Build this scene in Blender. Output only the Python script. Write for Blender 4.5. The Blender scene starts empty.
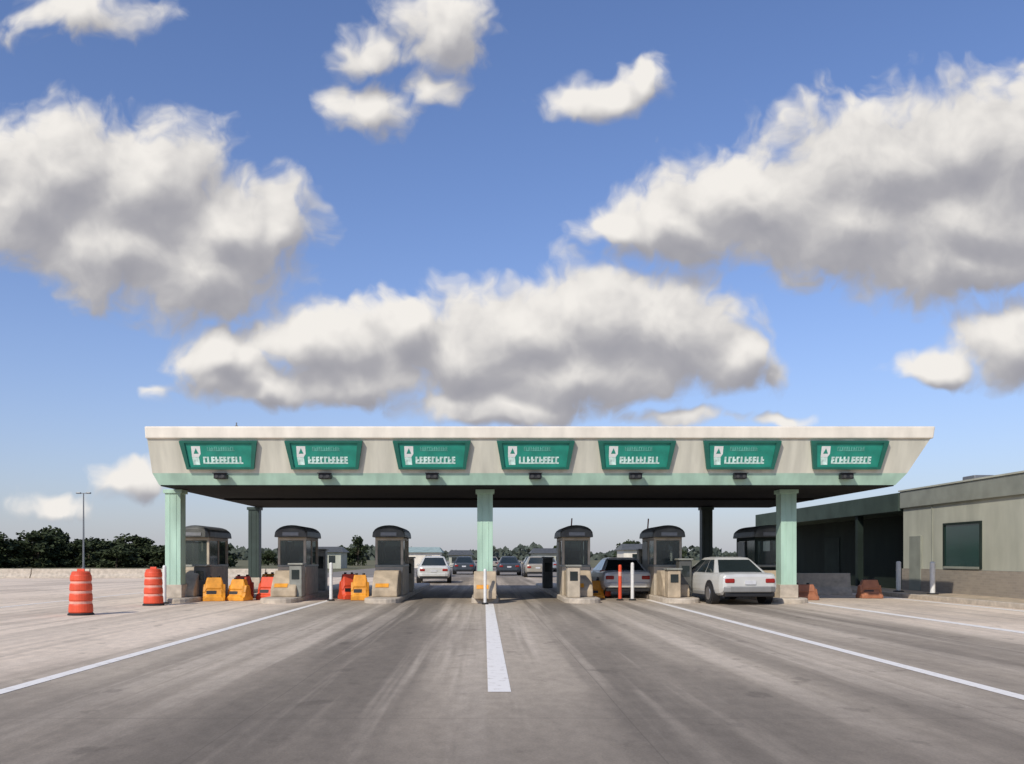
import bpy, math, random
from mathutils import Vector, Matrix
random.seed(7)
S = bpy.context.scene
COL = S.collection

# ------------------------------------------------------------------ materials
def mat(name, col, rough=0.6, var=0.12, scale=6.0, metal=0.0, bump=0.0, stretch=(1,1,1), dirt=None, spec=0.5, see=0.0):
    m = bpy.data.materials.new(name); m.use_nodes = True
    nt = m.node_tree; N = nt.nodes; L = nt.links
    b = N["Principled BSDF"]
    tc = N.new("ShaderNodeTexCoord"); mp = N.new("ShaderNodeMapping")
    mp.inputs["Scale"].default_value = stretch
    L.new(tc.outputs["Object"], mp.inputs["Vector"])
    n = N.new("ShaderNodeTexNoise"); n.inputs["Scale"].default_value = scale
    n.inputs["Detail"].default_value = 5
    L.new(mp.outputs[0], n.inputs["Vector"])
    r = N.new("ShaderNodeValToRGB")
    r.color_ramp.elements[0].position = 0.3; r.color_ramp.elements[1].position = 0.7
    lo = [c*(1-var) for c in col]; hi = [min(1, c*(1+var)) for c in col]
    if dirt: lo = list(dirt)
    r.color_ramp.elements[0].color = (*lo, 1); r.color_ramp.elements[1].color = (*hi, 1)
    L.new(n.outputs[0], r.inputs[0]); L.new(r.outputs[0], b.inputs["Base Color"])
    b.inputs["Roughness"].default_value = rough
    b.inputs["Metallic"].default_value = metal
    b.inputs["Specular IOR Level"].default_value = spec
    if bump:
        bp = N.new("ShaderNodeBump"); bp.inputs["Strength"].default_value = bump
        bp.inputs["Distance"].default_value = 0.02
        L.new(n.outputs[0], bp.inputs["Height"]); L.new(bp.outputs[0], b.inputs["Normal"])
    if see:
        t=N.new("ShaderNodeBsdfTransparent"); t.inputs[0].default_value=(.75,.82,.8,1)
        mx=N.new("ShaderNodeMixShader"); mx.inputs[0].default_value=see
        L.new(b.outputs[0],mx.inputs[1]); L.new(t.outputs[0],mx.inputs[2]); L.new(mx.outputs[0],N["Material Output"].inputs[0])
    return m

M = dict(
 cream = mat("cream_panel", (0.62,0.59,0.48), 0.65, 0.15, 1.6, stretch=(2.2,1,.30)),
 cap   = mat("cap_panel", (0.76,0.69,0.57), 0.55, 0.12, 2.0, stretch=(1.2,1,.5)),
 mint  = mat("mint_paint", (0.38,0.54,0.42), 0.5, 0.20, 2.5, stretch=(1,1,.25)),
 dkcol = mat("shaded_column_paint", (0.03,0.05,0.04), 0.5, 0.2, 2.5),  # rear columns: the shade under the canopy is put into their colour
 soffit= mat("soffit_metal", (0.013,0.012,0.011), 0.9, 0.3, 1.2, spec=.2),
 signg = mat("sign_green", (0.015,0.25,0.175), 0.55, 0.18, 3),
 signd = mat("sign_green_dark", (0.012,0.12,0.085), 0.5, 0.15, 3),
 letter= mat("sign_lettering", (0.56,0.72,0.64), 0.6, 0.35, 9),
 letters=mat("sign_small_lettering", (0.12,0.38,0.30), 0.6, 0.3, 9),
 white = mat("white_paint", (0.74,0.73,0.69), 0.5, 0.08, 8),
 black = mat("black_plastic", (0.015,0.015,0.016), 0.5, 0.2, 8),
 dark  = mat("dark_roof", (0.085,0.085,0.075), 0.5, 0.35, 4),
 boothw= mat("booth_panel", (0.46,0.39,0.29), 0.6, 0.2, 4),
 booths= mat("booth_steel", (0.26,0.26,0.22), 0.45, 0.2, 5, metal=0.1),
 glass = mat("tinted_glass", (0.02,0.028,0.028), 0.06, 0.1, 1, spec=0.8),
 bglass= mat("booth_glass", (0.07,0.085,0.08), 0.08, 0.2, 1, spec=0.8, see=.45),
 gglass= mat("green_glass", (0.012,0.045,0.035), 0.12, 0.2, 1, spec=0.6),
 conc  = mat("concrete", (0.50,0.43,0.34), 0.9, 0.2, 5, bump=0.3),
 concd = mat("concrete_stained", (0.44,0.35,0.24), 0.9, 0.3, 3, bump=0.3),
 orange= mat("orange_plastic", (0.72,0.085,0.03), 0.5, 0.18, 4),
 refl  = mat("reflective_band", (0.76,0.36,0.27), 0.4, 0.12, 8),
 yellow= mat("yellow_plastic", (0.72,0.30,0.025), 0.55, 0.30, 4),
 brownor=mat("faded_orange_plastic", (0.36,0.14,0.07), 0.6, 0.2, 5),
 rubber= mat("rubber", (0.02,0.02,0.02), 0.85, 0.2, 10),
 rim   = mat("alloy_rim", (0.45,0.45,0.46), 0.3, 0.1, 8, metal=0.8),
 red   = mat("red_lens", (0.30,0.015,0.01), 0.2, 0.1, 8),
 lens  = mat("clear_lens", (0.6,0.6,0.6), 0.1, 0.1, 8),
 unlit = mat("unlit_lens", (0.05,0.045,0.04), 0.15, 0.1, 8),
 carw  = mat("car_pearl", (0.62,0.61,0.56), 0.25, 0.06, 3, metal=.15),
 carg  = mat("car_lower_trim", (0.22,0.215,0.20), 0.5, 0.1, 3),
 cars  = mat("car_silver", (0.36,0.38,0.38), 0.3, 0.05, 3, metal=0.4),
 card  = mat("car_dark", (0.05,0.06,0.07), 0.25, 0.1, 3),
 carb  = mat("car_beige", (0.38,0.34,0.27), 0.3, 0.05, 3, metal=.3),
 plaster=mat("pale_wall", (0.44,0.44,0.35), 0.8, 0.16, 1.0, bump=0.1, stretch=(1,1.2,.4)),
 wband = mat("wall_band", (0.26,0.27,0.22), 0.7, 0.16, 1.5),
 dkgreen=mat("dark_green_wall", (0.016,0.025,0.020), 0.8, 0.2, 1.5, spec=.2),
 dkwall= mat("shaded_green_wall", (0.014,0.021,0.016), 0.85, 0.35, .8, stretch=(1,1,.4), spec=.2),  # annex shade is put into its near-black wall and roof colours
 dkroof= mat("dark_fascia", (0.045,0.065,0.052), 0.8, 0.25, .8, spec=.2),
 bark  = mat("bark", (0.06,0.045,0.03), 0.9, 0.3, 6, bump=0.4),
 steel = mat("galvanised_steel", (0.24,0.24,0.24), 0.45, 0.1, 6, metal=0.6),
 tealp = mat("pale_teal_cladding", (0.30,0.38,0.35), 0.7, 0.15, 2),
)
def brick_mat():
    m = bpy.data.materials.new("brown_brick"); m.use_nodes=True
    N=m.node_tree.nodes; L=m.node_tree.links; b=N["Principled BSDF"]
    tc=N.new("ShaderNodeTexCoord"); sp=N.new("ShaderNodeSeparateXYZ"); cb=N.new("ShaderNodeCombineXYZ")
    L.new(tc.outputs["Object"],sp.inputs[0])
    ad=N.new("ShaderNodeMath"); L.new(sp.outputs[0],ad.inputs[0]); L.new(sp.outputs[1],ad.inputs[1])
    L.new(ad.outputs[0],cb.inputs[0]); L.new(sp.outputs[2],cb.inputs[1])
    t=N.new("ShaderNodeTexBrick"); t.inputs["Scale"].default_value=1.0
    t.inputs["Brick Width"].default_value=0.24; t.inputs["Row Height"].default_value=0.08
    t.inputs["Mortar Size"].default_value=0.006
    t.inputs["Color1"].default_value=(0.34,0.29,0.225,1); t.inputs["Color2"].default_value=(0.28,0.24,0.19,1)
    t.inputs["Mortar"].default_value=(0.33,0.29,0.24,1)
    L.new(cb.outputs[0],t.inputs["Vector"]); L.new(t.outputs[0],b.inputs["Base Color"])
    b.inputs["Roughness"].default_value=0.9
    return m
M["brick"]=brick_mat()
def leaf_mat(name, c0, c1):
    m = bpy.data.materials.new(name); m.use_nodes=True
    N=m.node_tree.nodes; L=m.node_tree.links; b=N["Principled BSDF"]
    g=N.new("ShaderNodeNewGeometry"); r=N.new("ShaderNodeValToRGB")
    L.new(g.outputs["Random Per Island"], r.inputs[0])
    r.color_ramp.elements[0].color=(*c0,1); r.color_ramp.elements[1].color=(*c1,1)
    L.new(r.outputs[0], b.inputs["Base Color"]); b.inputs["Roughness"].default_value=0.8
    b.inputs["Specular IOR Level"].default_value=0.2
    return m
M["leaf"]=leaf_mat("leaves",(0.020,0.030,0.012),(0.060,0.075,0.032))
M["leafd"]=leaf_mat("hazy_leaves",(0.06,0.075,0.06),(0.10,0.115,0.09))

# ------------------------------------------------------------------ mesh builder
import bmesh
class MB:
    def __init__(s): s.v=[]; s.f=[]; s.m=[]; s.mats=[]
    def mi(s,m):
        if m not in s.mats: s.mats.append(m)
        return s.mats.index(m)
    def add(s,vs,fs,m):
        o=len(s.v); s.v+= [tuple(v) for v in vs]; k=s.mi(m)
        for f in fs: s.f.append([i+o for i in f]); s.m.append(k)
        return s
    def box(s,x0,x1,y0,y1,z0,z1,m):
        return s.add([(x0,y0,z0),(x1,y0,z0),(x1,y1,z0),(x0,y1,z0),(x0,y0,z1),(x1,y0,z1),(x1,y1,z1),(x0,y1,z1)],
              [(0,3,2,1),(4,5,6,7),(0,1,5,4),(1,2,6,5),(2,3,7,6),(3,0,4,7)],m)
    def rings(s,loops,m,cap=True):
        n=len(loops[0]); vs=[p for l in loops for p in l]; fs=[]
        for i in range(len(loops)-1):
            for j in range(n):
                k=(j+1)%n
                fs.append((i*n+j,i*n+k,(i+1)*n+k,(i+1)*n+j))
        if cap:
            fs.append(tuple(reversed(range(n)))); fs.append(tuple(range((len(loops)-1)*n,len(loops)*n)))
        return s.add(vs,fs,m)
    def lathe(s,cx,cy,prof,m,seg=20,cap=True):
        return s.rings([[(cx+r*math.cos(2*math.pi*j/seg),cy+r*math.sin(2*math.pi*j/seg),z) for j in range(seg)] for r,z in prof],m,cap)
    def xcyl(s,x0,x1,cy,cz,r,m,seg=24,r1=None):
        r1=r if r1 is None else r1
        return s.rings([[(x,cy+q*math.cos(2*math.pi*j/seg),cz+q*math.sin(2*math.pi*j/seg)) for j in range(seg)] for x,q in((x0,r),(x1,r1))],m)
    def obj(s,name,parent=None,loc=(0,0,0),bevel=0,smooth=False,rot=None,seg=2):
        me=bpy.data.meshes.new(name); me.from_pydata(s.v,[],s.f)
        for m in s.mats: me.materials.append(m)
        me.polygons.foreach_set("material_index",s.m)
        if smooth: me.polygons.foreach_set("use_smooth",[True]*len(me.polygons))
        me.update()
        bm=bmesh.new(); bm.from_mesh(me); bmesh.ops.recalc_face_normals(bm,faces=bm.faces); bm.to_mesh(me); bm.free()
        o=bpy.data.objects.new(name,me); o.location=loc
        if rot: o.rotation_euler=rot
        if parent: o.parent=parent
        COL.objects.link(o)
        if bevel:
            b=o.modifiers.new("bevel","BEVEL"); b.width=bevel; b.segments=seg; b.limit_method='ANGLE'; b.angle_limit=math.radians(35)
        return o

def thing(name,loc,label,category,group=None,rot=(0,0,0)):
    e=bpy.data.objects.new(name,None); e.location=loc; e.rotation_euler=rot; e.empty_display_size=0.3
    COL.objects.link(e); e["label"]=label; e["category"]=category
    if group: e["group"]=group
    return e
def tag(o,label,category,group=None):
    o["label"]=label; o["category"]=category
    if group: o["group"]=group
    return o
def copy_thing(src,loc,rotz=None,label=None,scale=None):
    n=src.copy(); COL.objects.link(n); n.location=loc
    if rotz is not None: n.rotation_euler=(src.rotation_euler.x,src.rotation_euler.y,rotz)
    if scale: n.scale=scale
    if label: n["label"]=label
    def rec(a,b):
        for c in a.children:
            k=c.copy(); k.parent=b; COL.objects.link(k); rec(c,k)
    rec(src,n)
    return n

# ------------------------------------------------------------------ ground
def sheet(name,x0,x1,y0,y1,z,m):
    b=MB(); b.add([(x0,y0,z),(x1,y0,z),(x1,y1,z),(x0,y1,z)],[(0,1,2,3)],m)
    o=b.obj(name); o["kind"]="structure"; return o
grass = mat("dry_grass",(0.13,0.12,0.055),0.95,0.35,0.3,bump=0.3)
sheet("ground",-3000,3000,-400,5000,0.0,grass)

def road_mat():
    m=bpy.data.materials.new("worn_pavement"); m.use_nodes=True
    N=m.node_tree.nodes; L=m.node_tree.links; b=N["Principled BSDF"]
    tc=N.new("ShaderNodeTexCoord"); sp=N.new("ShaderNodeSeparateXYZ"); L.new(tc.outputs["Object"],sp.inputs[0])
    X,Y=sp.outputs[0],sp.outputs[1]
    def mth(op,a,c=None,d=None,clamp=False):
        n=N.new("ShaderNodeMath"); n.operation=op; n.use_clamp=clamp
        for i,v in enumerate((a,c,d)):
            if v is None: continue
            if isinstance(v,(int,float)): n.inputs[i].default_value=v
            else: L.new(v,n.inputs[i])
        return n.outputs[0]
    def noise(sx,sy,scale,detail=5,rough=0.55):
        mp=N.new("ShaderNodeMapping"); mp.inputs["Scale"].default_value=(sx,sy,1); L.new(tc.outputs["Object"],mp.inputs[0])
        n=N.new("ShaderNodeTexNoise"); n.noise_dimensions='2D'; n.inputs["Scale"].default_value=scale; n.inputs["Detail"].default_value=detail; n.inputs["Roughness"].default_value=rough
        L.new(mp.outputs[0],n.inputs["Vector"]); return n.outputs[0]
    def sstep(v,a,c):
        n=N.new("ShaderNodeMapRange"); n.interpolation_type='SMOOTHSTEP'; L.new(v,n.inputs[0])
        n.inputs[1].default_value=a; n.inputs[2].default_value=c; return n.outputs[0]
    def mix(f,a,c):
        n=N.new("ShaderNodeMix"); n.data_type='RGBA'
        if isinstance(f,(int,float)): n.inputs[0].default_value=f
        else: L.new(f,n.inputs[0])
        for i,v in ((6,a),(7,c)):
            if isinstance(v,tuple): n.inputs[i].default_value=(*v,1)
            else: L.new(v,n.inputs[i])
        return n.outputs[2]
    wob=mth('MULTIPLY',mth('SUBTRACT',noise(1,.25,0.5,3),0.5),1.0)
    Xw=mth('ADD',X,wob)
    light=(0.76,0.625,0.48); mid=(0.46,0.385,0.295); dk=(0.145,0.122,0.095)
    centre=mth('MULTIPLY',sstep(Xw,-5.9,-4.8),mth('SUBTRACT',1.0,sstep(Xw,8.0,10.2)))
    c=mix(centre,light,mid)
    bmod=sstep(noise(.8,.06,1.0,4,.6),.25,.60)
    tot=None
    for cx,w,st in ((-1.75,1.45,.90),(1.85,1.15,.80),(-3.9,.5,.40),(4.2,.55,.45),(7.4,1.2,.60),(-8.0,.8,.22),(12,.7,.2)):
        g=mth('SUBTRACT',1.0,sstep(mth('ABSOLUTE',mth('SUBTRACT',Xw,cx)),w*.35,w))
        g=mth('MULTIPLY',g,st); tot=g if tot is None else mth('MAXIMUM',tot,g)
    c=mix(mth('MULTIPLY',mth('MULTIPLY',tot,mth('ADD',mth('MULTIPLY',bmod,.6),.4)),.88),c,dk)
    streak=sstep(noise(1.4,0.03,1.3,4,0.6),0.48,0.66)
    c=mix(mth('MULTIPLY',streak,0.25),c,dk)
    ps=sstep(noise(1.6,0.04,1.0,4,0.6),0.50,0.66)
    c=mix(mth('MULTIPLY',ps,0.36),c,(0.72,0.61,0.48))
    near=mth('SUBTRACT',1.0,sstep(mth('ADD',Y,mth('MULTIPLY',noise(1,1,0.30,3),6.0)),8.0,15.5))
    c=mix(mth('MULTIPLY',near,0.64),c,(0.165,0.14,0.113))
    bl=sstep(noise(.7,.5,0.30,6,0.6),0.46,0.66)
    c=mix(mth('MULTIPLY',bl,0.26),c,(0.20,0.165,0.13))
    sp_=sstep(noise(1,.7,1.6,4,.6),0.64,0.76)
    c=mix(mth('MULTIPLY',sp_,0.35),c,(0.09,0.075,0.06))
    med=noise(1,.5,6,6,.7); fine=noise(1,1,45,4,.7)
    hv=mix(med,(0.72,0.72,0.72),(1.28,1.28,1.28)); hv2=mix(fine,(0.75,0.75,0.75),(1.25,1.25,1.25))
    for h in (hv,hv2):
        mm=N.new("ShaderNodeMix"); mm.data_type='RGBA'; mm.blend_type='MULTIPLY'; mm.inputs[0].default_value=1
        L.new(c,mm.inputs[6]); L.new(h,mm.inputs[7]); c=mm.outputs[2]
    def joint(v,period,w,off=0):
        fr=mth('FRACT',mth('DIVIDE',mth('ADD',v,off),period)); d=mth('ABSOLUTE',mth('SUBTRACT',fr,0.5))
        return mth('LESS_THAN',d,w/period)
    j=mth('MAXIMUM',joint(mth('ADD',Y,mth('MULTIPLY',wob,.04)),6.0,0.010,1.2),joint(mth('ADD',X,mth('MULTIPLY',wob,.05)),3.3,0.006,0.4))
    c=mix(mth('MULTIPLY',j,0.35),c,(0.10,0.085,0.07))
    L.new(c,b.inputs["Base Color"]); b.inputs["Roughness"].default_value=0.9; b.inputs["Specular IOR Level"].default_value=0.2
    bp=N.new("ShaderNodeBump"); bp.inputs["Strength"].default_value=0.35; bp.inputs["Distance"].default_value=0.01
    L.new(fine,bp.inputs["Height"]); L.new(bp.outputs[0],b.inputs["Normal"])
    return m
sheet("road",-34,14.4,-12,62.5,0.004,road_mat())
far=mat("far_asphalt",(0.24,0.21,0.175),0.9,0.25,0.4,bump=.2)
sheet("highway_road",-14,14.4,62.5,900,0.004,far)

def paint_mat():
    m=bpy.data.materials.new("worn_road_paint"); m.use_nodes=True
    N=m.node_tree.nodes; L=m.node_tree.links; b=N["Principled BSDF"]
    tc=N.new("ShaderNodeTexCoord"); n=N.new("ShaderNodeTexNoise"); n.inputs["Scale"].default_value=7; n.inputs["Detail"].default_value=9; n.inputs["Roughness"].default_value=.7
    L.new(tc.outputs["Object"],n.inputs[0]); r=N.new("ShaderNodeValToRGB")
    r.color_ramp.elements[0].position=.28; r.color_ramp.elements[0].color=(.50,.43,.35,1)
    r.color_ramp.elements[1].position=.46; r.color_ramp.elements[1].color=(.88,.83,.75,1)
    L.new(n.outputs[0],r.inputs[0]); L.new(r.outputs[0],b.inputs[0]); b.inputs["Roughness"].default_value=.7
    return m
PM=paint_mat()
def stripe(xc,w,y0,y1):
    sheet("road_marking",xc-w/2,xc+w/2,y0,y1,0.0085,PM)
stripe(0.16,0.24,9.3,27.2)
stripe(-5.0,0.18,-8,29.5); stripe(5.35,0.18,-8,29.5)
stripe(9.95,0.26,-8,31); stripe(13.9,0.22,-8,48); stripe(-13.4,0.16,-8,60)

b=MB(); b.box(14.4,14.56,-12,60,0,0.15,M["conc"]).box(14.563,16.4,-12,60,0,0.13,M["concd"])
o=b.obj("pavement",bevel=0.015); o["kind"]="structure"

# ------------------------------------------------------------------ toll canopy
A=math.atan2(0.4,1.26)
can=thing("toll_canopy",(0,0,0),"long flat toll plaza canopy with cream fascia on mint green columns","toll plaza canopy")
def ring(x0,x1,y0,y1,z): return [(x0,y0,z),(x1,y0,z),(x1,y1,z),(x0,y1,z)]
R0=ring(-9.60,12.15,26.6,38.3,3.53)
R1=ring(-9.76,12.45,26.48,38.44,3.87)
R2=ring(-9.80,12.98,26.18,38.7,4.84)
MB().rings([R0,R1],M["mint"],cap=False).rings([R1,R2],M["cream"],cap=False).obj("fascia",can)
MB().rings([ring(-9.84,13.05,26.11,38.76,4.843),ring(-9.86,13.10,26.10,38.8,5.20)],M["cap"]).obj("roof_edge",can,bevel=0.04)
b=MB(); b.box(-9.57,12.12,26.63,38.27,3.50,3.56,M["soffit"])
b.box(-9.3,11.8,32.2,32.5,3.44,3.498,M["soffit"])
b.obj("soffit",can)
def column(x,y,w=0.24,z1=3.49,m=None):
    m=m or M["mint"]
    b=MB(); b.box(x-w,x+w,y-w,y+w,0.15,z1,m).box(x-w-.05,x+w+.05,y-w-.05,y+w+.05,z1-.12,z1-.003,m)
    for k in (-.1,.1): b.box(x+k-.012,x+k+.012,y-w-.012,y-w,0.5,z1-.15,m)
    b.box(x-w-.04,x+w+.04,y-w-.04,y+w+.04,0.152,0.55,M["conc"])
    b.obj("column",can,bevel=0.03)
for x,y in ((-9.6,28),(0.03,28),(9.4,28)): column(x,y)
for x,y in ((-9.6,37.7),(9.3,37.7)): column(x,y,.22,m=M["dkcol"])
b=MB()
b.lathe(-7.4,26.9,[(.05,5.2),(.05,5.32),(.02,5.34),(.02,5.42)],M["steel"],10)
b.obj("antenna",can)

# lane signs
sign_x=[-7.72,-4.66,-1.52,1.50,4.44,7.50,10.62]
def glyphs(b,x0,x1,z0,z1,y,m,seed,bold=.15):
    # worn lettering, unreadable in the photograph: letter-width strokes joined by a thin base bar
    rd=random.Random(seed); h=z1-z0; w=h*0.50; x=x0; t=h*bold
    while x+w<=x1+1e-6:
        ww=w*(0.85+rd.random()*.15)
        b.box(x,x+t*1.3,y-.004,y,z0,z1,m)
        if rd.random()<.7: b.box(x+t*1.3,x+ww,y-.004,y,z0+h*.38,z0+h*.38+t*1.4,m)
        if rd.random()<.6: b.box(x+t*1.3,x+ww,y-.004,y,z1-t,z1,m)
        if rd.random()<.6: b.box(x+ww-t,x+ww,y-.004,y,z0,z1-t-.001,m) if False else None
        x+=w*1.12
    b.box(x0,x-w*.12,y-.003,y,z0-.001,z0+t,m)
for i,x in enumerate(sign_x):
    e=thing("lane_sign",(x,26.41,3.99),"green toll lane sign with pale lettering on canopy fascia","road sign","lane signs along the canopy",rot=(A,0,0))
    wt,wb,h=1.13,0.98,0.83
    b=MB(); d0,d1=0.03,-0.09
    out=[(-wt,h),(wt,h),(wb,0),(-wb,0)]
    inn=[(-wt+.15,h-.05),(wt-.15,h-.05),(wb-.08,.06),(-wb+.08,.06)]
    vs=[(p[0],d0,p[1]) for p in out]+[(p[0],d1,p[1]) for p in out]+[(p[0],d1,p[1]) for p in inn]+[(p[0],d1+.05,p[1]) for p in inn]
    fs=[]
    for a in range(4):
        c=(a+1)%4
        fs+=[(a,c,4+c,4+a),(4+a,4+c,8+c,8+a),(8+a,8+c,12+c,12+a)]
    b.add(vs,fs,M["signd"]); b.obj("frame",e)
    b=MB(); b.add([(p[0],d1+.048,p[1]) for p in inn],[(0,1,2,3)],M["signg"]); b.obj("panel",e)
    yy=d1+.044; ic=-0.80
    b=MB(); b.add([(ic,yy,.36),(ic+.20,yy,.36),(ic+.26,yy,.45),(ic+.26,yy,.68),(ic,yy,.68)],[(0,1,2,3,4)],M["white"])
    b.add([(ic+.06,yy-.004,.46),(ic+.20,yy-.004,.46),(ic+.13,yy-.004,.62)],[(0,1,2)],M["signg"])
    b.add([(ic+.03,yy,.13),(ic+.22,yy,.13),(ic+.20,yy,.357),(ic,yy,.357)],[(0,1,2,3)],M["letter"]); b.obj("emblem",e)
    b=MB(); glyphs(b,-.34,.50,.54,.66,yy,M["letters"],i*3+1); b.obj("small_lettering",e)
    b=MB(); glyphs(b,-.48,.74,.16,.37,yy,M["letter"],i*5+2,.2); b.obj("lettering",e)
for i,x in enumerate(sign_x):
    if i==0:
        e=thing("lane_signal",(x,26.40,3.78),"small unlit black lane signal box below a lane sign","traffic light","lane signals")
        MB().box(-.18,.18,-.13,.12,-.09,.06,M["black"]).obj("housing",e,bevel=.02)
        b=MB(); b.box(-.20,.20,-.20,.0,.062,.08,M["black"]); b.obj("visor",e)
        for k in (-.09,.09):
            bb=MB(); bb.rings([[(k+.05*math.cos(t*math.pi/8),-.135-q,-.02+.05*math.sin(t*math.pi/8)) for t in range(16)] for q in (0,.012)],M["unlit"]); bb.obj("lens",e)
        sig=e
    else: copy_thing(sig,(x,26.40,3.78))

# ------------------------------------------------------------------ islands, booths
isl=[-9.5,-6.3,-3.12,0.03,3.02,6.05,9.35]
def island(x,y0,y1,w):
    b=MB(); n=10
    def loop(z,g):
        pts=[]
        for k in range(n+1):
            a=math.pi+math.pi*k/n
            pts.append((x+(w-g)*math.cos(a),y0+(w-g)*math.sin(a),z))
        for k in range(n+1):
            a=math.pi*k/n
            pts.append((x+(w-g)*math.cos(a),y1+(w-g)*math.sin(a),z))
        return pts
    b.rings([loop(0.0,0),loop(.12,0),loop(.15,.03)],M["conc"])
    return tag(b.obj("traffic_island"),"raised concrete toll lane island with rounded nose","traffic island","toll lane islands")
for x in isl: island(x,27.6,43,.55 if x!=isl[3] else .42)

def booth(x,y,label,body=None):
    body=body or M["boothw"]
    e=thing("toll_booth",(x,y,0.15),label,"toll booth","toll booths on the islands")
    W,D=.46,1.1
    MB().box(-W,W,-D,D,0,.98,body).box(-W-.012,W+.012,-D-.012,D+.012,.92,1.0,M["booths"]).obj("wall",e,bevel=.015)
    b=MB()
    for px in (-W,W-.08):
        for py in (-D,-.04,D-.08): b.box(px,px+.08,py,py+.08,1.002,1.80,body)
    b.box(-W,W,-D,D,1.80,1.90,body); b.obj("frame",e,bevel=.01)
    MB().box(-W+.082,W-.082,-D+.02,-D+.035,1.003,1.798,M["bglass"]).obj("window",e)
    MB().box(-W+.082,W-.082,D-.035,D-.02,1.003,1.798,M["bglass"]).obj("window",e)
    for s in (-1,1):
        MB().box(s*(W-.03)-.008,s*(W-.03)+.008,-D+.082,-.042,1.003,1.798,M["bglass"]).obj("window",e)
    MB().box(-W-.02,-W+.03,.08,.92,.05,1.78,M["booths"]).obj("door",e,bevel=.01)
    b=MB(); b.box(-.3,.25,-.75,-.35,1.003,1.12,M["booths"]).box(-.15,.15,-.7,-.6,1.12,1.45,M["black"]); b.obj("counter",e)
    prof=[]; n=12
    for k in range(n+1):
        a=math.pi*k/n
        prof.append((-.54*math.cos(a),1.96+.34*math.sin(a)**.75))
    prof=[(-.54,1.903)]+prof+[(.54,1.903)]
    b=MB(); lps=[]
    for yy,s in ((-1.30,.72),(-1.24,.92),(-1.12,1),(1.12,1),(1.24,.92),(1.30,.72)):
        lps.append([(p[0]*(0.9+.1*s),yy,1.903+(p[1]-1.903)*s) for p in prof])
    b.rings(lps,M["dark"]); b.obj("roof",e,bevel=.01)
    b=MB(); b.box(-.26,.26,-1.32,-1.26,1.95,2.06,M["steel"]); b.obj("nameplate",e)
    return e
B=booth(isl[0],30.7,"narrow beige toll booth with rounded dark hood and windows")
for i in (1,2,4,5): copy_thing(B,(isl[i],30.5+.1*(i%3),.15))
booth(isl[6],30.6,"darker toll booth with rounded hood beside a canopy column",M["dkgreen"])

def bumper(x,y,label):
    e=thing("concrete_bumper",(x,y,.15),label,"crash barrier","crash blocks in front of the booths")
    prof=[(-.75,0),(-.75,.22),(-.45,.55),(-.1,.82),(.55,.82),(.55,0)]
    b=MB(); b.rings([[(xx,p[0],p[1]) for p in prof] for xx in (-.40,-.36,.36,.40)],M["concd"]); b.obj("block",e,bevel=.04)
    b=MB()
    z0=.30; y0=-.75+(z0-.22)*.87; y1=-.75+(z0+.12-.22)*.87
    b.add([(-.30,y0-.016,z0),(.12,y0-.016,z0),(.12,y1-.016,z0+.12),(-.30,y1-.016,z0+.12)],[(0,1,2,3)],M["yellow"])
    b.obj("hazard_plate",e)
    return e
BB=bumper(isl[0],28.95,"sloped beige concrete crash block in front of toll booth")
for i in (1,2,4,5,6): copy_thing(BB,(isl[i],28.95,.15))
copy_thing(BB,(isl[3],27.1+.15,.15),label="sloped beige concrete crash block before the middle column",scale=(.85,.6,1))

def cabinet(x,y,h,m,lab):
    e=thing("toll_cabinet",(x,y,.15),lab,"cabinet","equipment cabinets on the islands")
    MB().box(-.2,.2,-.25,.25,0,h,m).obj("body",e,bevel=.03)
    MB().box(-.24,.24,-.30,.29,h+.002,h+.06,M["booths"]).obj("lid",e,bevel=.015)
    MB().box(-.12,.12,-.262,-.252,h*.55,h*.85,M["glass"]).obj("screen",e)
for x,y,h,m in ((isl[0]+.42,29.0,.95,"dark"),(isl[1]+.15,34,1.5,"booths"),(isl[1]+.36,28.6,1.0,"booths"),(isl[2]-.1,34.5,1.6,"booths"),(isl[2]+.35,33.0,1.2,"boothw"),(isl[3],32.8,1.3,"boothw"),(isl[4],34,1.55,"booths"),(isl[4]-.45,36.5,1.2,"dark"),(isl[5],34.2,1.5,"boothw"),(isl[4]-.25,28.0,.95,"boothw"),(isl[5]-.2,27.9,.85,"concd"),(isl[5]+.3,28.6,1.15,"dark")):
    cabinet(x,y,h,M[m],"small metal equipment cabinet standing on toll island")

# ------------------------------------------------------------------ drums, barriers, posts
def drum(x,y,label,h=1.10,r=.27):
    e=thing("traffic_barrel",(x,y,.009),label,"traffic barrel","orange traffic barrels")
    mo=M["orange"]; b=MB()
    zs=[(.05,.27,mo),(.27,.33,M["refl"]),(.33,.52,mo),(.52,.58,M["refl"]),(.58,.76,mo),(.76,.81,M["refl"]),(.81,.97,mo)]
    for i,(z0,z1,m) in enumerate(zs):
        r0=r-.04*z0; r1=r-.04*z1
        if m is mo: pr=[(r0-.006,z0),(r0+.010,z0+.03),(r1+.010,z1-.03),(r1-.006,z1)]
        else: pr=[(r0-.004,z0),(r1-.004,z1)]
        b.lathe(0,0,pr,m,28)
    b.lathe(0,0,[(r-.05,.97),(r-.055,1.02),(r-.09,1.05)],mo,28)
    b.obj("body",e)
    MB().lathe(0,0,[(r+.03,0),(r+.03,.03),(r+.0,.055)],M["rubber"],24).obj("base",e)
    b=MB(); b.box(-.09,.09,-.02,.02,1.04,1.11,mo); b.obj("handle",e,bevel=.01)
    return e
D=drum(-9.72,21.7,"orange traffic barrel with pale bands on pale pavement")
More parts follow.
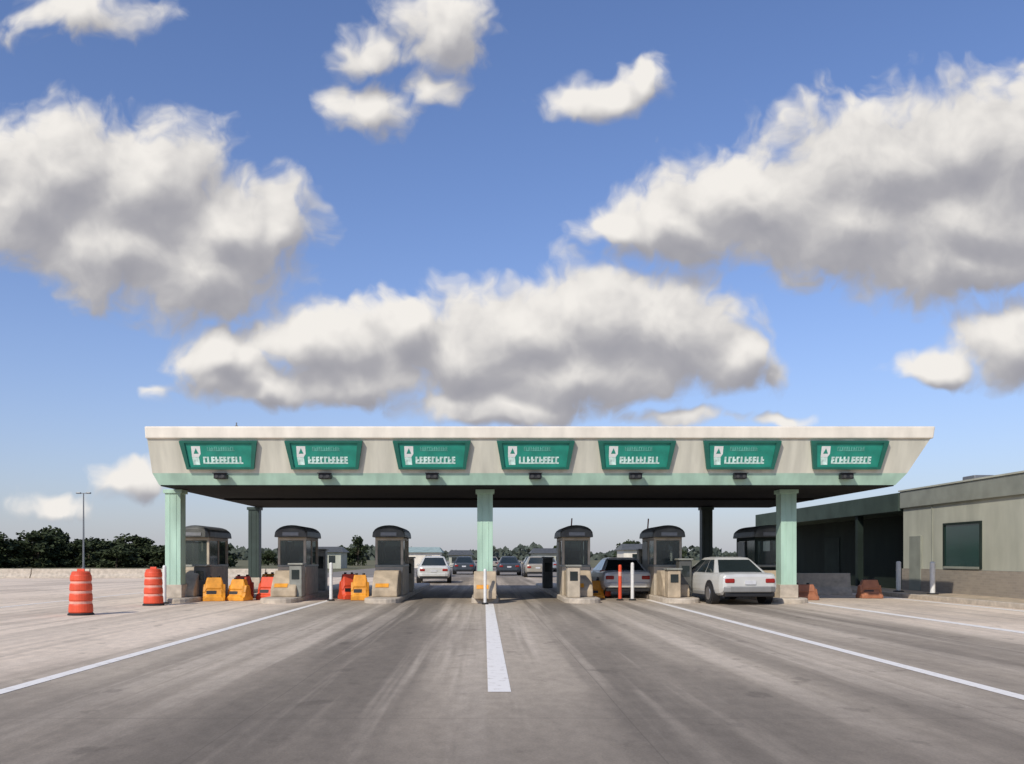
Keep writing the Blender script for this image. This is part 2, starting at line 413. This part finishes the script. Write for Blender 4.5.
copy_thing(D,(-9.55,26.0,.009)); copy_thing(D,(-6.95,31.5,.009),scale=(.9,.9,.9)); copy_thing(D,(4.15,31.0,.009),scale=(.8,.8,.9))
def wbar(x,y,m,lab,w=.42,h=.80,rz=0):
    e=thing("plastic_barrier",(x,y,.009),lab,"plastic barrier","low plastic barriers closing lanes",rot=(0,0,rz))
    prof=[(-.30,0),(-.30,.14),(-.22,.20),(-.15,h*.5),(-.17,h*.55),(-.09,h),(.09,h),(.17,h*.55),(.15,h*.5),(.22,.20),(.30,.14),(.30,0)]
    MB().rings([[(xx,p[0]*g,p[1]*q) for p in prof] for xx,g,q in ((-w,.9,.70),(-w+.06,1,.72),(-w+.12,1,1),(w-.12,1,1),(w-.06,1,.72),(w,.9,.70))],m).obj("body",e,bevel=.015)
    b=MB(); b.lathe(-w*.4,0,[(.05,h),(.05,h+.05)],M["black"],12); b.obj("cap",e)
    b=MB(); b.lathe(w*.4,0,[(.05,h),(.05,h+.05)],M["black"],12); b.obj("cap",e)
    b=MB(); b.add([(-w*.7,-.215,h*.30),(w*.2,-.215,h*.30),(w*.2,-.19,h*.44),(-w*.7,-.19,h*.44)],[(0,1,2,3)],M["black"]); b.obj("slot",e)
    return e
Wy=wbar(-8.60,28.7,M["yellow"],"low yellow plastic barrier closing a toll lane",.34,.74,.25)
copy_thing(Wy,(-7.86,28.9,.009),-.35,scale=(1,1,.92)); copy_thing(Wy,(-4.02,29.2,.009),.1,scale=(.85,1,1.1)); copy_thing(Wy,(3.75,30.6,.009),scale=(.8,1,.8))
copy_thing(Wy,(-7.4,31,.009),.9,scale=(1,1,1.1))
Wo=wbar(-7.05,29.6,M["orange"],"low orange plastic barrier closing a toll lane",.36,.74,-.3)
copy_thing(Wo,(-4.50,29.9,.009),.5,scale=(.8,1,1.12)); copy_thing(Wo,(-8.3,31,.009),.2)
wbar(13.1,30.6,M["brownor"],"low faded orange plastic barrier by the kerb",.36,.62)
wbar(10.4,29.4,M["brownor"],"low faded brown plastic barrier beside island",.45,.5)
def post(x,y,h,m,lab,grp,z=.009,r=.055):
    e=thing("marker_post",(x,y,z),lab,"post",grp)
    MB().lathe(0,0,[(r,0.05),(r,h-.05),(r*.8,h-.015),(r*.3,h)],m,14).obj("tube",e)
    MB().lathe(0,0,[(r*2.2,0),(r*2.2,.03),(r*1.2,.05)],M["rubber"],14).obj("base",e)
    MB().lathe(0,0,[(r+.004,h*.68),(r+.004,h*.8)],M["refl"] if m is M["orange"] else M["white"],14).obj("reflector",e)
g="slim lane marker posts"
post(-4.88,28.7,1.22,M["white"],"slim white marker post by a lane island",g)
post(-9.55,26.9,1.15,M["white"],"slim white marker post by a canopy column",g)
post(4.38,29,1.15,M["orange"],"slim orange marker post at lane entrance",g)
post(4.78,29,1.22,M["white"],"slim white marker post at lane entrance",g)
post(0.03,26.55,1.05,M["white"],"slim white marker post before middle island",g,r=.045)
g="white bollards on the pavement"
post(15.2,33,1.12,M["white"],"white steel bollard on the pavement",g,.13,.085)
post(15.3,30.7,1.12,M["white"],"white steel bollard on the pavement",g,.13,.085)

def gate(x,y,lab):
    e=thing("barrier_gate",(x,y,.15),lab,"barrier gate","lane barrier gates")
    MB().box(-.15,.15,-.15,.15,0,1.0,M["booths"]).obj("cabinet",e,bevel=.03)
    b=MB()
    for k in range(5): b.box(-.025,.025,-.20,-.17,.9+k*.38,.9+(k+1)*.38,M["white"] if k%2 else M["red"])
    b.obj("arm",e,rot=(0,math.radians(4),0))
gate(3.3,36,"raised red and white lane barrier gate"); gate(6.4,36.3,"raised red and white lane barrier gate")

# ------------------------------------------------------------------ cars
def car(x,y,rot,paint,label,L=4.5,Hh=1.45,style="sedan",group="cars at the toll plaza",trim=None):
    e=thing("car",(x,y,.009),label,"car",group,rot=(0,0,rot))
    k=L/4.5; trim=trim or paint
    st=[(-2.25,.44,.80,.70),(-2.21,.36,.88,.80),(-2.05,.28,.92,.865),(-1.6,.25,.93,.90),(-.6,.24,.925,.915),(0.5,.25,.91,.915),(1.1,.25,.88,.905),(1.6,.27,.82,.885),(1.95,.31,.75,.85),(2.15,.35,.68,.79),(2.25,.42,.60,.68)]
    lps=[]
    for yy,zb,zt,hw in st:
        h=zt-zb
        half=[(hw*.86,zb),(hw*.96,zb+.10*h),(hw*.995,zb+.28*h),(hw,zb+.5*h),(hw*.99,zb+.68*h),(hw*.96,zt-.075),(hw*.92,zt-.03),(hw*.84,zt),(hw*.45,zt+.02)]
        lps.append([(p[0],yy*k,p[1]) for p in half]+[(-p[0],yy*k,p[1]) for p in reversed(half)])
    MB().rings(lps,paint).obj("body",e,bevel=.02,smooth=False)
    zb,zt=.89,Hh
    yb0,yt0={"wagon":(-2.08,-1.78),"hatch":(-2.02,-1.30),"sedan":(-1.60,-.95)}[style]
    yb0*=k; yt0*=k; yb1=1.20*k; yt1=.28*k
    wb,wt=.80,.56
    def rr(w_,y0,y1,z,g):
        pts=[]
        for cx,cy,a0 in ((-w_+g,y0+g,180),(w_-g,y0+g,270),(w_-g,y1-g,0),(-w_+g,y1-g,90)):
            for q in range(4):
                a=math.radians(a0+q*30); pts.append((cx+g*math.cos(a),cy+g*math.sin(a),z))
        return pts
    lo=[(-wb,yb0,zb),(wb,yb0,zb),(wb,yb1,zb),(-wb,yb1,zb)]
    hi=[(-wt,yt0,zt-.08),(wt,yt0,zt-.08),(wt,yt1,zt-.08),(-wt,yt1,zt-.08)]
    MB().rings([rr(wb,yb0,yb1,zb,.06),rr(wt,yt0,yt1,zt-.08,.06),rr(wt-.05,yt0+.09,yt1-.09,zt-.03,.08),rr(wt-.18,yt0+.28,yt1-.28,zt,.12)],paint).obj("cabin",e,bevel=.015)
    def pane(name,a,b_,c,d,u0,u1,v0,v1,m):
        a,b_,c,d=map(Vector,(a,b_,c,d))
        f=lambda u,v:(a*(1-u)+b_*u)*(1-v)+(d*(1-u)+c*u)*v
        n=(b_-a).cross(d-a).normalized()*.007
        q=[f(u0,v0)+n,f(u1,v0)+n,f(u1,v1)+n,f(u0,v1)+n]
        MB().add(q,[(0,1,2,3)],m).obj(name,e)
    pane("rear_window",lo[0],lo[1],hi[1],hi[0],.07,.93,.10,.97,M["glass"])
    pane("windscreen",lo[2],lo[3],hi[3],hi[2],.08,.92,.10,.95,M["glass"])
    for a,b_,c,d,fl in ((lo[1],lo[2],hi[2],hi[1],0),(lo[3],lo[0],hi[0],hi[3],1)):
        for (u0,u1) in ((.05,.30),(.32,.60),(.62,.93)):
            if fl: u0,u1=1-u1,1-u0
            pane("side_window",a,b_,c,d,u0,u1,.08,.97,M["glass"])
    for s in (-1,1):
        MB().box(s*.60-.14,s*.60+.14,-2.275*k,-2.12*k,.64,.77,M["red"]).obj("tail_light",e,bevel=.03)
        MB().box(s*.54-.15,s*.54+.15,2.08*k,2.24*k,.53,.65,M["lens"]).obj("headlight",e,bevel=.02)
        MB().box(s*.95-.08,s*.95+.08,.72*k,.84*k,.90,1.02,paint).obj("wing_mirror",e,bevel=.03)
        MB().box(s*.905-.012,s*.905+.022,-.95*k,.95*k,.26,.36,trim).obj("sill",e,bevel=.01)
    MB().rings([[(xx*.80,yy*k,z) for xx,yy in ((-1,-2.05),(-.96,-2.24),(-.75,-2.32),(.75,-2.32),(.96,-2.24),(1,-2.05))] for z in (.37,.54)],trim).obj("bumper",e,bevel=.03)
    MB().box(-.74,.74,-2.26*k,-1.95*k,.24,.368,M["black"]).obj("lower_valance",e,bevel=.02)
    MB().box(-.16,.16,-2.285*k,-2.2*k,.60,.71,M["lens"]).obj("number_plate",e)
    for s in (-1,1):
        for yy in (-1.38,1.38):
            w=MB(); w.xcyl(s*.70,s*.917,yy*k,.33,.385,M["black"],28); w.obj("wheel_arch",e)
            wh=bpy.data.objects.new("wheel",None); wh.parent=e; wh.location=(s*.83,yy*k,.32); COL.objects.link(wh)
            MB().rings([[(xx,r*math.cos(t*math.pi/14),r*math.sin(t*math.pi/14)) for t in range(28)] for xx,r in ((-.11,.27),(-.10,.315),(.10,.315),(.11,.27))],M["rubber"]).obj("tyre",wh)
            MB().rings([[(s*xx,r*math.cos(t*math.pi/10),r*math.sin(t*math.pi/10)) for t in range(20)] for xx,r in ((.105,.20),(.118,.19),(.112,.06))],M["rim"]).obj("rim",wh)
    return e
car(7.50,28.4,math.radians(5),M["carw"],"silver-white car waiting at toll lane, seen from behind",L=4.7,Hh=1.40,style="sedan",trim=M["carg"])
car(4.82,32.4,0,M["carw"],"pale car paying beside a toll booth",Hh=1.38)
car(-2.75,50,math.radians(2),M["carw"],"pale silver car leaving the toll lane",style="hatch")
for x,y,m,lab in ((-3.6,66,"cars","silver car driving away beyond the plaza"),(-1.6,74,"card","dark car driving away beyond the plaza"),(1.9,70,"card","dark car driving away beyond the plaza"),(3.7,64,"carb","beige car driving away beyond the plaza"),(6.0,86,"cars","silver car driving away beyond the plaza"),(-8.5,80,"carw","pale car driving away beyond the plaza"),(.9,105,"carb","beige car driving away beyond the plaza"),(5.4,104,"card","dark car driving away beyond the plaza")):
    car(x,y,0,M[m],lab,style="hatch")

# ------------------------------------------------------------------ building on the right
bd=thing("toll_office_building",(16.4,0,0.0),"low grey green office building with brown brick base","building")
MB().box(0.0,9,14,35.2,.96,3.30,M["plaster"]).obj("wall",bd)
MB().box(-.04,9.04,13.96,35.24,0.0,.955,M["brick"]).obj("brick_base",bd)
MB().box(-.10,9.1,13.9,35.3,3.303,3.95,M["wband"]).obj("roof_band",bd,bevel=.02)
MB().box(-.14,9.14,13.86,35.34,3.953,4.01,M["plaster"]).obj("coping",bd)
for y0 in (29.7,22.5,16.5):
    w=bpy.data.objects.new("window",None); w.parent=bd; COL.objects.link(w)
    MB().box(-.02,.02,y0,y0+2.3,1.08,2.52,M["gglass"]).obj("pane",w)
    b=MB(); b.box(-.06,.04,y0-.07,y0,1.0,2.60,M["dkgreen"]).box(-.06,.04,y0+2.3,y0+2.37,1.0,2.60,M["dkgreen"]).box(-.06,.04,y0+.002,y0+2.298,2.522,2.60,M["dkgreen"]).box(-.08,.04,y0+.002,y0+2.298,1.0,1.078,M["wband"])
    b.obj("frame",w)
MB().box(-.06,.03,33.7,34.6,.14,2.2,M["wband"]).obj("door",bd,bevel=.01)
for y in (24,27,32.9): MB().box(-.03,0,y,y+.05,.96,3.3,M["wband"]).obj("downpipe",bd)
MB().box(.6,1.3,31.2,32.0,4.01,4.25,M["steel"]).obj("roof_vent",bd,bevel=.03)
an=thing("dark_annex_building",(16.4,0,0),"green annex coloured dark for shade, with deep flat roof overhang","building")
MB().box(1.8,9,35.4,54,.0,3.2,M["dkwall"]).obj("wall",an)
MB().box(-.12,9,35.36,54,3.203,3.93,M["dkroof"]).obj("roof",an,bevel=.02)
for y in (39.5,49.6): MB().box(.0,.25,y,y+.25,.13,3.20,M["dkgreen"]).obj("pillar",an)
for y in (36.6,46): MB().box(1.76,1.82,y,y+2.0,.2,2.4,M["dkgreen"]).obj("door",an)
def lowwall(x0,x1,y0,y1,h,lab):
    prof=[(-.30,0),(-.28,.10),(-.14,.30),(-.09,h),(.09,h),(.14,.30),(.28,.10),(.30,0)]
    b=MB(); horizontal=(x1-x0)>(y1-y0)
    if horizontal: b.rings([[(xx,y0+p[0],p[1]+.004) for p in prof] for xx in (x0,x1)],M["conc"])
    else: b.rings([[(x0+p[0],yy,p[1]+.004) for p in prof] for yy in (y0,y1)],M["conc"])
    tag(b.obj("concrete_barrier",bevel=.015),lab,"concrete barrier","concrete barriers")
for i in range(6): lowwall(-34+i*3.9,-34+i*3.9+3.84,60,60,.62,"long pale precast concrete barrier at lot edge")
lowwall(10.3,13.6,33.5,33.5,.8,"pale concrete barrier closing the outer lane")
for i in range(6): lowwall(.03,.03,44+i*3.9,47.84+i*3.9,.82,"precast concrete median barrier beyond the plaza")
# low service buildings beyond the plaza
def shed(x0,x1,y,h,wm,rm,lab):
    e=thing("service_building",((x0+x1)/2,y,0),lab,"building","low service buildings beyond the plaza")
    w=(x1-x0)/2
    MB().box(-w,w,0,5,0,h,wm).obj("wall",e)
    MB().rings([[(-w-.3,-.4,h),(w+.3,-.4,h),(w+.3,5.4,h),(-w-.3,5.4,h)],[(-w+.2,2.2,h+.7),(w-.2,2.2,h+.7),(w-.2,2.8,h+.7),(-w+.2,2.8,h+.7)]],rm).obj("roof",e)
    n=max(2,int(w)); 
    for k in range(n):
        cx=-w+(k+.5)*2*w/n
        MB().box(cx-.4,cx+.4,-.03,.02,h*.35,h*.8,M["glass"]).obj("window",e)
shed(-11.5,-5.6,115,2.0,M["cap"],M["tealp"],"low pale service shed with teal roof")
shed(-5.0,-1.8,128,1.7,M["plaster"],M["dark"],"small grey service shed with dark roof")
shed(6.5,13.5,120,1.9,M["plaster"],M["dark"],"low grey service shed with dark roof")
shed(15.5,21,100,2.2,M["cap"],M["dark"],"pale service shed with dark roof")
shed(-24,-17.5,110,2.0,M["plaster"],M["dark"],"low grey service shed with dark roof")

def lamp(x,y,h,lab):
    e=thing("street_lamp",(x,y,0),lab,"street lamp",None)
    MB().lathe(0,0,[(.2,0),(.2,.3),(.12,.32),(.06,h)],M["steel"],10).obj("pole",e)
    MB().box(-.5,.5,-.04,.04,h-.05,h+.03,M["steel"]).obj("arm",e)
    for s in(-1,1): MB().box(s*.55-.25,s*.55+.25,-.16,.16,h-.06,h+.1,M["steel"]).obj("lamp_head",e,bevel=.03)
lamp(-44.5,100,8.5,"tall grey twin-head lamp post among the trees")

# ------------------------------------------------------------------ trees
def tree_meshes(seed,H,Rr):
    rd=random.Random(seed); tr=MB(); cr=MB()
    pts=[(0,0,0),(rd.uniform(-.1,.1),rd.uniform(-.1,.1),H*.3),(rd.uniform(-.3,.3),rd.uniform(-.3,.3),H*.75)]
    def tube(p,q,r0,r1,m=M["bark"]):
        p,q=Vector(p),Vector(q); d=(q-p).normalized(); u=d.orthogonal().normalized(); v=d.cross(u)
        tr.rings([[tuple(c+u*r*math.cos(t*math.pi/3)+v*r*math.sin(t*math.pi/3)) for t in range(6)] for c,r in ((p,r0),(q,r1))],m)
    tube(pts[0],pts[1],.17,.13); tube(pts[1],pts[2],.13,.05)
    clumps=[]
    for i in range(20):
        a=rd.uniform(0,2*math.pi); z=rd.uniform(.08,.90)*H; rr=Rr*math.sqrt(max(.05,1-((z/H-.38)/.62)**2))*rd.uniform(.35,1.05)
        c=Vector((rr*math.cos(a),rr*math.sin(a),z)); clumps.append((c,rd.uniform(.5,1.05)*Rr*.40))
        s=Vector(pts[1]).lerp(Vector(pts[2]),min(1,max(0,(z-.3*H)/(H*.5))*.6)); tube(s,c,.05,.015)
    clumps.append((Vector((0,0,H*.88)),Rr*.3))
    for c,r in clumps:
        for k in range(95):
            d=Vector((rd.gauss(0,1),rd.gauss(0,1),rd.gauss(0,.8))).normalized()*r*rd.uniform(.45,1.15)
            p=c+d; s=rd.uniform(.12,.26)
            n=Vector((rd.gauss(0,1),rd.gauss(0,1),rd.gauss(0,1))).normalized(); u=n.orthogonal().normalized()*s; v=n.cross(u)
            cr.add([p-u-v*.6,p+u-v*.5,p+u*.7+v,p-u*.8+v*.7],[(0,1,2,3)],M["leaf"])
    return tr,cr
rd=random.Random(3)
protos=[]
specs=[(6.0,2.7),(5.4,3.0),(6.4,2.6),(4.8,2.9)]
first=[(-62,128),(-55,131),(-49,126),(-67,134)]
for i,(H,Rr) in enumerate(specs):
    tr,cr=tree_meshes(10+i,H,Rr)
    e=thing("tree",(first[i][0],first[i][1],0),"leafy green tree in the line behind the lot","tree","trees behind the lot")
    tr.obj("trunk",e); cr.obj("crown",e); protos.append(e); e.scale=(1.2,1,.70)
protos[0].scale=(1.1,1,.95)
x=-84
while x<-38:
    x+=rd.uniform(.7,1.2)
    s=rd.uniform(.52,.62)
    if -66<x<-58: s*=1.25
    copy_thing(protos[rd.randrange(4)],(x,rd.uniform(114,136),0),rd.uniform(0,6),scale=(s*1.8,s*1.6,s))
for x,y,s in ((-24,150,.65),(-21,150,.75),(-36,150,.5),(-31,150,.5),(24,150,.7),(28,140,.75),(20,122,.6),(10,160,.5),(14,165,.6)):
    copy_thing(protos[rd.randrange(4)],(x,y,0),rd.uniform(0,6),scale=(s*1.2,s,s))
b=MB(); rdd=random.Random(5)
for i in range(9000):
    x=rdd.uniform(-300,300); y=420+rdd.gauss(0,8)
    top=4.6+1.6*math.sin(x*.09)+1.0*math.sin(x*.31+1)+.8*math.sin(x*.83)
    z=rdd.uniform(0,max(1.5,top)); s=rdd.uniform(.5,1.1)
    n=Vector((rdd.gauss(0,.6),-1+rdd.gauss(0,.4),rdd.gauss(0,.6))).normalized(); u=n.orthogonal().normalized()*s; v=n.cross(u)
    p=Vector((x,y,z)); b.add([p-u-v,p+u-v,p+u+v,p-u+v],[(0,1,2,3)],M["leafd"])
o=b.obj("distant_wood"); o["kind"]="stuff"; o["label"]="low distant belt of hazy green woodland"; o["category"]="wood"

# ------------------------------------------------------------------ world
w=bpy.data.worlds.new("World"); S.world=w; w.use_nodes=True
nt=w.node_tree; nt.nodes.clear()
SUN_EL=math.radians(37); SUN_AZ=math.radians(212)
BL=[(-47.1,42.6,9,6.6),(-38.2,41.2,10.5,7.2),(-28.2,36.4,9.0,6.9),(-31.6,31.4,8.5,5.6),(-41.4,34,9.5,6),(-52,40.5,7,7.5),(-22.8,36.5,4.2,4),
(11.8,26.2,9.5,6.4),(4,24.8,9.5,6),(19.6,24.8,9.8,6),(-1.6,22.6,8.5,4.4),(-9.5,24.8,6.4,4.4),(-18,23.2,9,4.2),(-28.2,22.4,7,2.8),(-24.9,19.2,7.5,2.2),(-14,20,7,3),(27,22.4,5.6,3.0),(9,20.4,14,4.2),(1.8,16.9,13,2.2),(21.8,15.6,9,1.6,.30),(35,15.8,4,1.2,.35),
(44,43.4,13,8),(52.9,45.3,12,7.4),(61.8,45.2,11,9.6),(30.7,39.2,13,6.0),(40.7,37.0,14,6.8),(54,37.0,14.5,8),(21.8,36.9,9.4,4.1),(15.1,36.9,5,2.2),(52.9,32.4,11,3.8),
(58,23.6,6.6,4.0),(50.6,21.4,3.8,1.9),(32,21,5,4,.5),
(-12.1,49.7,6.5,4.4,.30),(-4.9,58.6,9,6,.30),(-13.8,56.3,6,4,.4),(-5,52,5,4,.45),(13,50.7,6.2,2.8,.28),(17.3,52.4,4.2,3.6,.25),(-44.9,60,12,5,.40),(-38.5,9.0,5.5,2.4,.18),(-47,5.5,9,2.6,.5),(-37,18,4,2.4,.62)]
G=bpy.data.node_groups.new("cloud_density","ShaderNodeTree")
G.interface.new_socket("P",in_out='INPUT',socket_type='NodeSocketVector')
G.interface.new_socket("D",in_out='OUTPUT',socket_type='NodeSocketFloat')
G.interface.new_socket("F",in_out='OUTPUT',socket_type='NodeSocketFloat')
gn,gl=G.nodes,G.links
gi=gn.new("NodeGroupInput"); go=gn.new("NodeGroupOutput")
def vm(nd,lk,op,*a):
    n=nd.new("ShaderNodeVectorMath"); n.operation=op
    for i,v in enumerate(a):
        if isinstance(v,(tuple,list)): n.inputs[i].default_value=v
        else: lk.new(v,n.inputs[i])
    return n.outputs["Value"] if op=='LENGTH' else n.outputs[0]
def mm(nd,lk,op,*a,clamp=False):
    n=nd.new("ShaderNodeMath"); n.operation=op; n.use_clamp=clamp
    for i,v in enumerate(a):
        if isinstance(v,(int,float)): n.inputs[i].default_value=v
        else: lk.new(v,n.inputs[i])
    return n.outputs[0]
nz=gn.new("ShaderNodeTexNoise"); nz.noise_dimensions='2D'; nz.inputs["Scale"].default_value=11; nz.inputs["Detail"].default_value=3
gl.new(gi.outputs[0],nz.inputs["Vector"])
wv=vm(gn,gl,'SUBTRACT',nz.outputs["Color"],(.5,.5,.5))
wv=vm(gn,gl,'MULTIPLY',wv,(.08,.055,0))
q=vm(gn,gl,'ADD',gi.outputs[0],wv)
cur=None
for bl in BL:
    cx,cy,rx,ry=bl[:4]; wk=bl[4] if len(bl)>4 else 0
    rx*=1.12; ry*=1.15
    t=vm(gn,gl,'MULTIPLY_ADD',q,(100/rx,100/ry,0),(-cx/rx,-cy/ry,0))
    l=vm(gn,gl,'LENGTH',t)
    if wk: l=mm(gn,gl,'ADD',l,wk)
    cur=l if cur is None else mm(gn,gl,'SMOOTH_MIN',cur,l,.35)
F=mm(gn,gl,'SUBTRACT',1.0,cur)
F=mm(gn,gl,'MAXIMUM',F,-2.0)
sx=gn.new("ShaderNodeSeparateXYZ"); gl.new(gi.outputs[0],sx.inputs[0])
outm=mm(gn,gl,'MAXIMUM',mm(gn,gl,'SUBTRACT',mm(gn,gl,'ABSOLUTE',sx.outputs[0]),.72),mm(gn,gl,'SUBTRACT',sx.outputs[1],.72))
outm=mm(gn,gl,'MULTIPLY',outm,8.0,clamp=True)
n2=gn.new("ShaderNodeTexNoise"); n2.noise_dimensions='2D'; n2.inputs["Scale"].default_value=3.2; n2.inputs["Detail"].default_value=2; gl.new(gi.outputs[0],n2.inputs["Vector"])
F2=mm(gn,gl,'MULTIPLY',mm(gn,gl,'SUBTRACT',n2.outputs[0],.56),5.0)
F2=mm(gn,gl,'SUBTRACT',F2,mm(gn,gl,'MULTIPLY',mm(gn,gl,'SUBTRACT',1.0,outm),4.0))
F=mm(gn,gl,'MAXIMUM',F,F2)
fb=gn.new("ShaderNodeTexNoise"); fb.noise_dimensions='2D'; fb.inputs["Scale"].default_value=15; fb.inputs["Detail"].default_value=7; fb.inputs["Roughness"].default_value=.55
gl.new(q,fb.inputs["Vector"])
vo=gn.new("ShaderNodeTexVoronoi"); vo.voronoi_dimensions='2D'; vo.feature='SMOOTH_F1'; vo.inputs["Scale"].default_value=26; vo.inputs["Detail"].default_value=2; vo.inputs["Roughness"].default_value=.5
vo.inputs["Smoothness"].default_value=.30
vo.normalize=True
gl.new(q,vo.inputs["Vector"])
Fs=mm(gn,gl,'MULTIPLY',F,2.2)
Dn=mm(gn,gl,'ADD',Fs,mm(gn,gl,'MULTIPLY',mm(gn,gl,'SUBTRACT',fb.outputs[0],.5),1.9))
Dn=mm(gn,gl,'SUBTRACT',Dn,mm(gn,gl,'MULTIPLY',mm(gn,gl,'SUBTRACT',vo.outputs["Distance"],.30),1.5))
gl.new(Dn,go.inputs[0]); gl.new(F,go.inputs[1])

N,L=nt.nodes,nt.links
tc=N.new("ShaderNodeTexCoord"); sp=N.new("ShaderNodeSeparateXYZ"); L.new(tc.outputs["Generated"],sp.inputs[0])
dy=mm(N,L,'MAXIMUM',sp.outputs[1],.03)
u=mm(N,L,'DIVIDE',sp.outputs[0],dy); v=mm(N,L,'DIVIDE',sp.outputs[2],dy)
cb=N.new("ShaderNodeCombineXYZ"); L.new(u,cb.inputs[0]); L.new(v,cb.inputs[1])
g1=N.new("ShaderNodeGroup"); g1.node_tree=G; L.new(cb.outputs[0],g1.inputs[0])
off=vm(N,L,'ADD',cb.outputs[0],(-.012,.028,0))
g2=N.new("ShaderNodeGroup"); g2.node_tree=G; L.new(off,g2.inputs[0])
def mr(val,a,b_,c=0.0,d=1.0,sm=True):
    n=N.new("ShaderNodeMapRange"); n.interpolation_type='SMOOTHSTEP' if sm else 'LINEAR'
    L.new(val,n.inputs[0]); n.inputs[1].default_value=a; n.inputs[2].default_value=b_; n.inputs[3].default_value=c; n.inputs[4].default_value=d
    return n.outputs[0]
alpha=mr(g1.outputs[0],-.30,.80)
front=mr(sp.outputs[1],.03,.15); up=mr(sp.outputs[2],-.01,.03)
mask=mm(N,L,'MULTIPLY',front,up)
dif=mm(N,L,'SUBTRACT',g1.outputs[0],g2.outputs[0])
difF=mm(N,L,'SUBTRACT',g1.outputs[1],g2.outputs[1])
sh=mm(N,L,'ADD',mm(N,L,'MULTIPLY',dif,.15),mm(N,L,'MULTIPLY',difF,.72))
sh=mm(N,L,'SUBTRACT',sh,mm(N,L,'MULTIPLY',mm(N,L,'MAXIMUM',g2.outputs[0],0.0),.10))
lit=mr(sh,-.80,.52,sm=False)
cr=N.new("ShaderNodeValToRGB"); L.new(lit,cr.inputs[0]); cr.color_ramp.interpolation='B_SPLINE'
e=cr.color_ramp.elements; e[0].position=0; e[0].color=(.33,.33,.37,1); e[1].position=1; e[1].color=(.92,.885,.84,1)
k=e.new(.35); k.color=(.40,.395,.425,1); k=e.new(.55); k.color=(.53,.52,.53,1); k=e.new(.78); k.color=(.76,.735,.71,1)
sky=N.new("ShaderNodeTexSky"); sky.sky_type='NISHITA'; sky.sun_disc=False
sky.sun_elevation=SUN_EL; sky.sun_rotation=SUN_AZ; sky.air_density=1.0; sky.dust_density=.5; sky.ozone_density=2.5
STR=.115
def mixc(f,a,b_,bt='MIX'):
    n=N.new("ShaderNodeMix"); n.data_type='RGBA'; n.blend_type=bt
    if isinstance(f,(int,float)): n.inputs[0].default_value=f
    else: L.new(f,n.inputs[0])
    for i,vv in ((6,a),(7,b_)):
        if isinstance(vv,tuple): n.inputs[i].default_value=(*vv,1)
        else: L.new(vv,n.inputs[i])
    return n.outputs[2]
skc=mixc(1.0,sky.outputs[0],(.98,1.04,1.30),'MULTIPLY')
haze=mm(N,L,'POWER',2.718,mm(N,L,'MULTIPLY',mm(N,L,'MAXIMUM',sp.outputs[2],0.0),-8.0))
skc=mixc(mm(N,L,'MULTIPLY',haze,.90),skc,tuple(c/STR for c in (.45,.46,.51)))
bgS=N.new("ShaderNodeBackground"); bgS.inputs[1].default_value=STR; L.new(skc,bgS.inputs[0])
bgC=N.new("ShaderNodeBackground"); bgC.inputs[1].default_value=1.0; L.new(cr.outputs[0],bgC.inputs[0])
bgS2=N.new("ShaderNodeBackground"); bgS2.inputs[1].default_value=STR; L.new(skc,bgS2.inputs[0])
m1=N.new("ShaderNodeMixShader"); L.new(alpha,m1.inputs[0]); L.new(bgS.outputs[0],m1.inputs[1]); L.new(bgC.outputs[0],m1.inputs[2])
m2=N.new("ShaderNodeMixShader"); L.new(mask,m2.inputs[0]); L.new(bgS2.outputs[0],m2.inputs[1]); L.new(m1.outputs[0],m2.inputs[2])
wo=N.new("ShaderNodeOutputWorld"); L.new(m2.outputs[0],wo.inputs[0])

sd=bpy.data.lights.new("sun","SUN"); sd.energy=3.4; sd.angle=math.radians(.5); sd.color=(1,.94,.84)
so=bpy.data.objects.new("sun",sd); COL.objects.link(so)
dirv=Vector((math.sin(SUN_AZ)*math.cos(SUN_EL),math.cos(SUN_AZ)*math.cos(SUN_EL),math.sin(SUN_EL)))
so.rotation_euler=dirv.to_track_quat('Z','Y').to_euler(); so.location=(-20,-20,30)

cd=bpy.data.cameras.new("camera"); cd.sensor_width=36; cd.lens=900/1024*36; cd.shift_x=.0273; cd.shift_y=.171; cd.clip_end=8000
co=bpy.data.objects.new("camera",cd); co.location=(0,0,1.4); co.rotation_euler=(math.radians(90),0,0); COL.objects.link(co)
S.camera=co
S.view_settings.view_transform='Standard'; S.view_settings.look='None'; S.view_settings.exposure=0
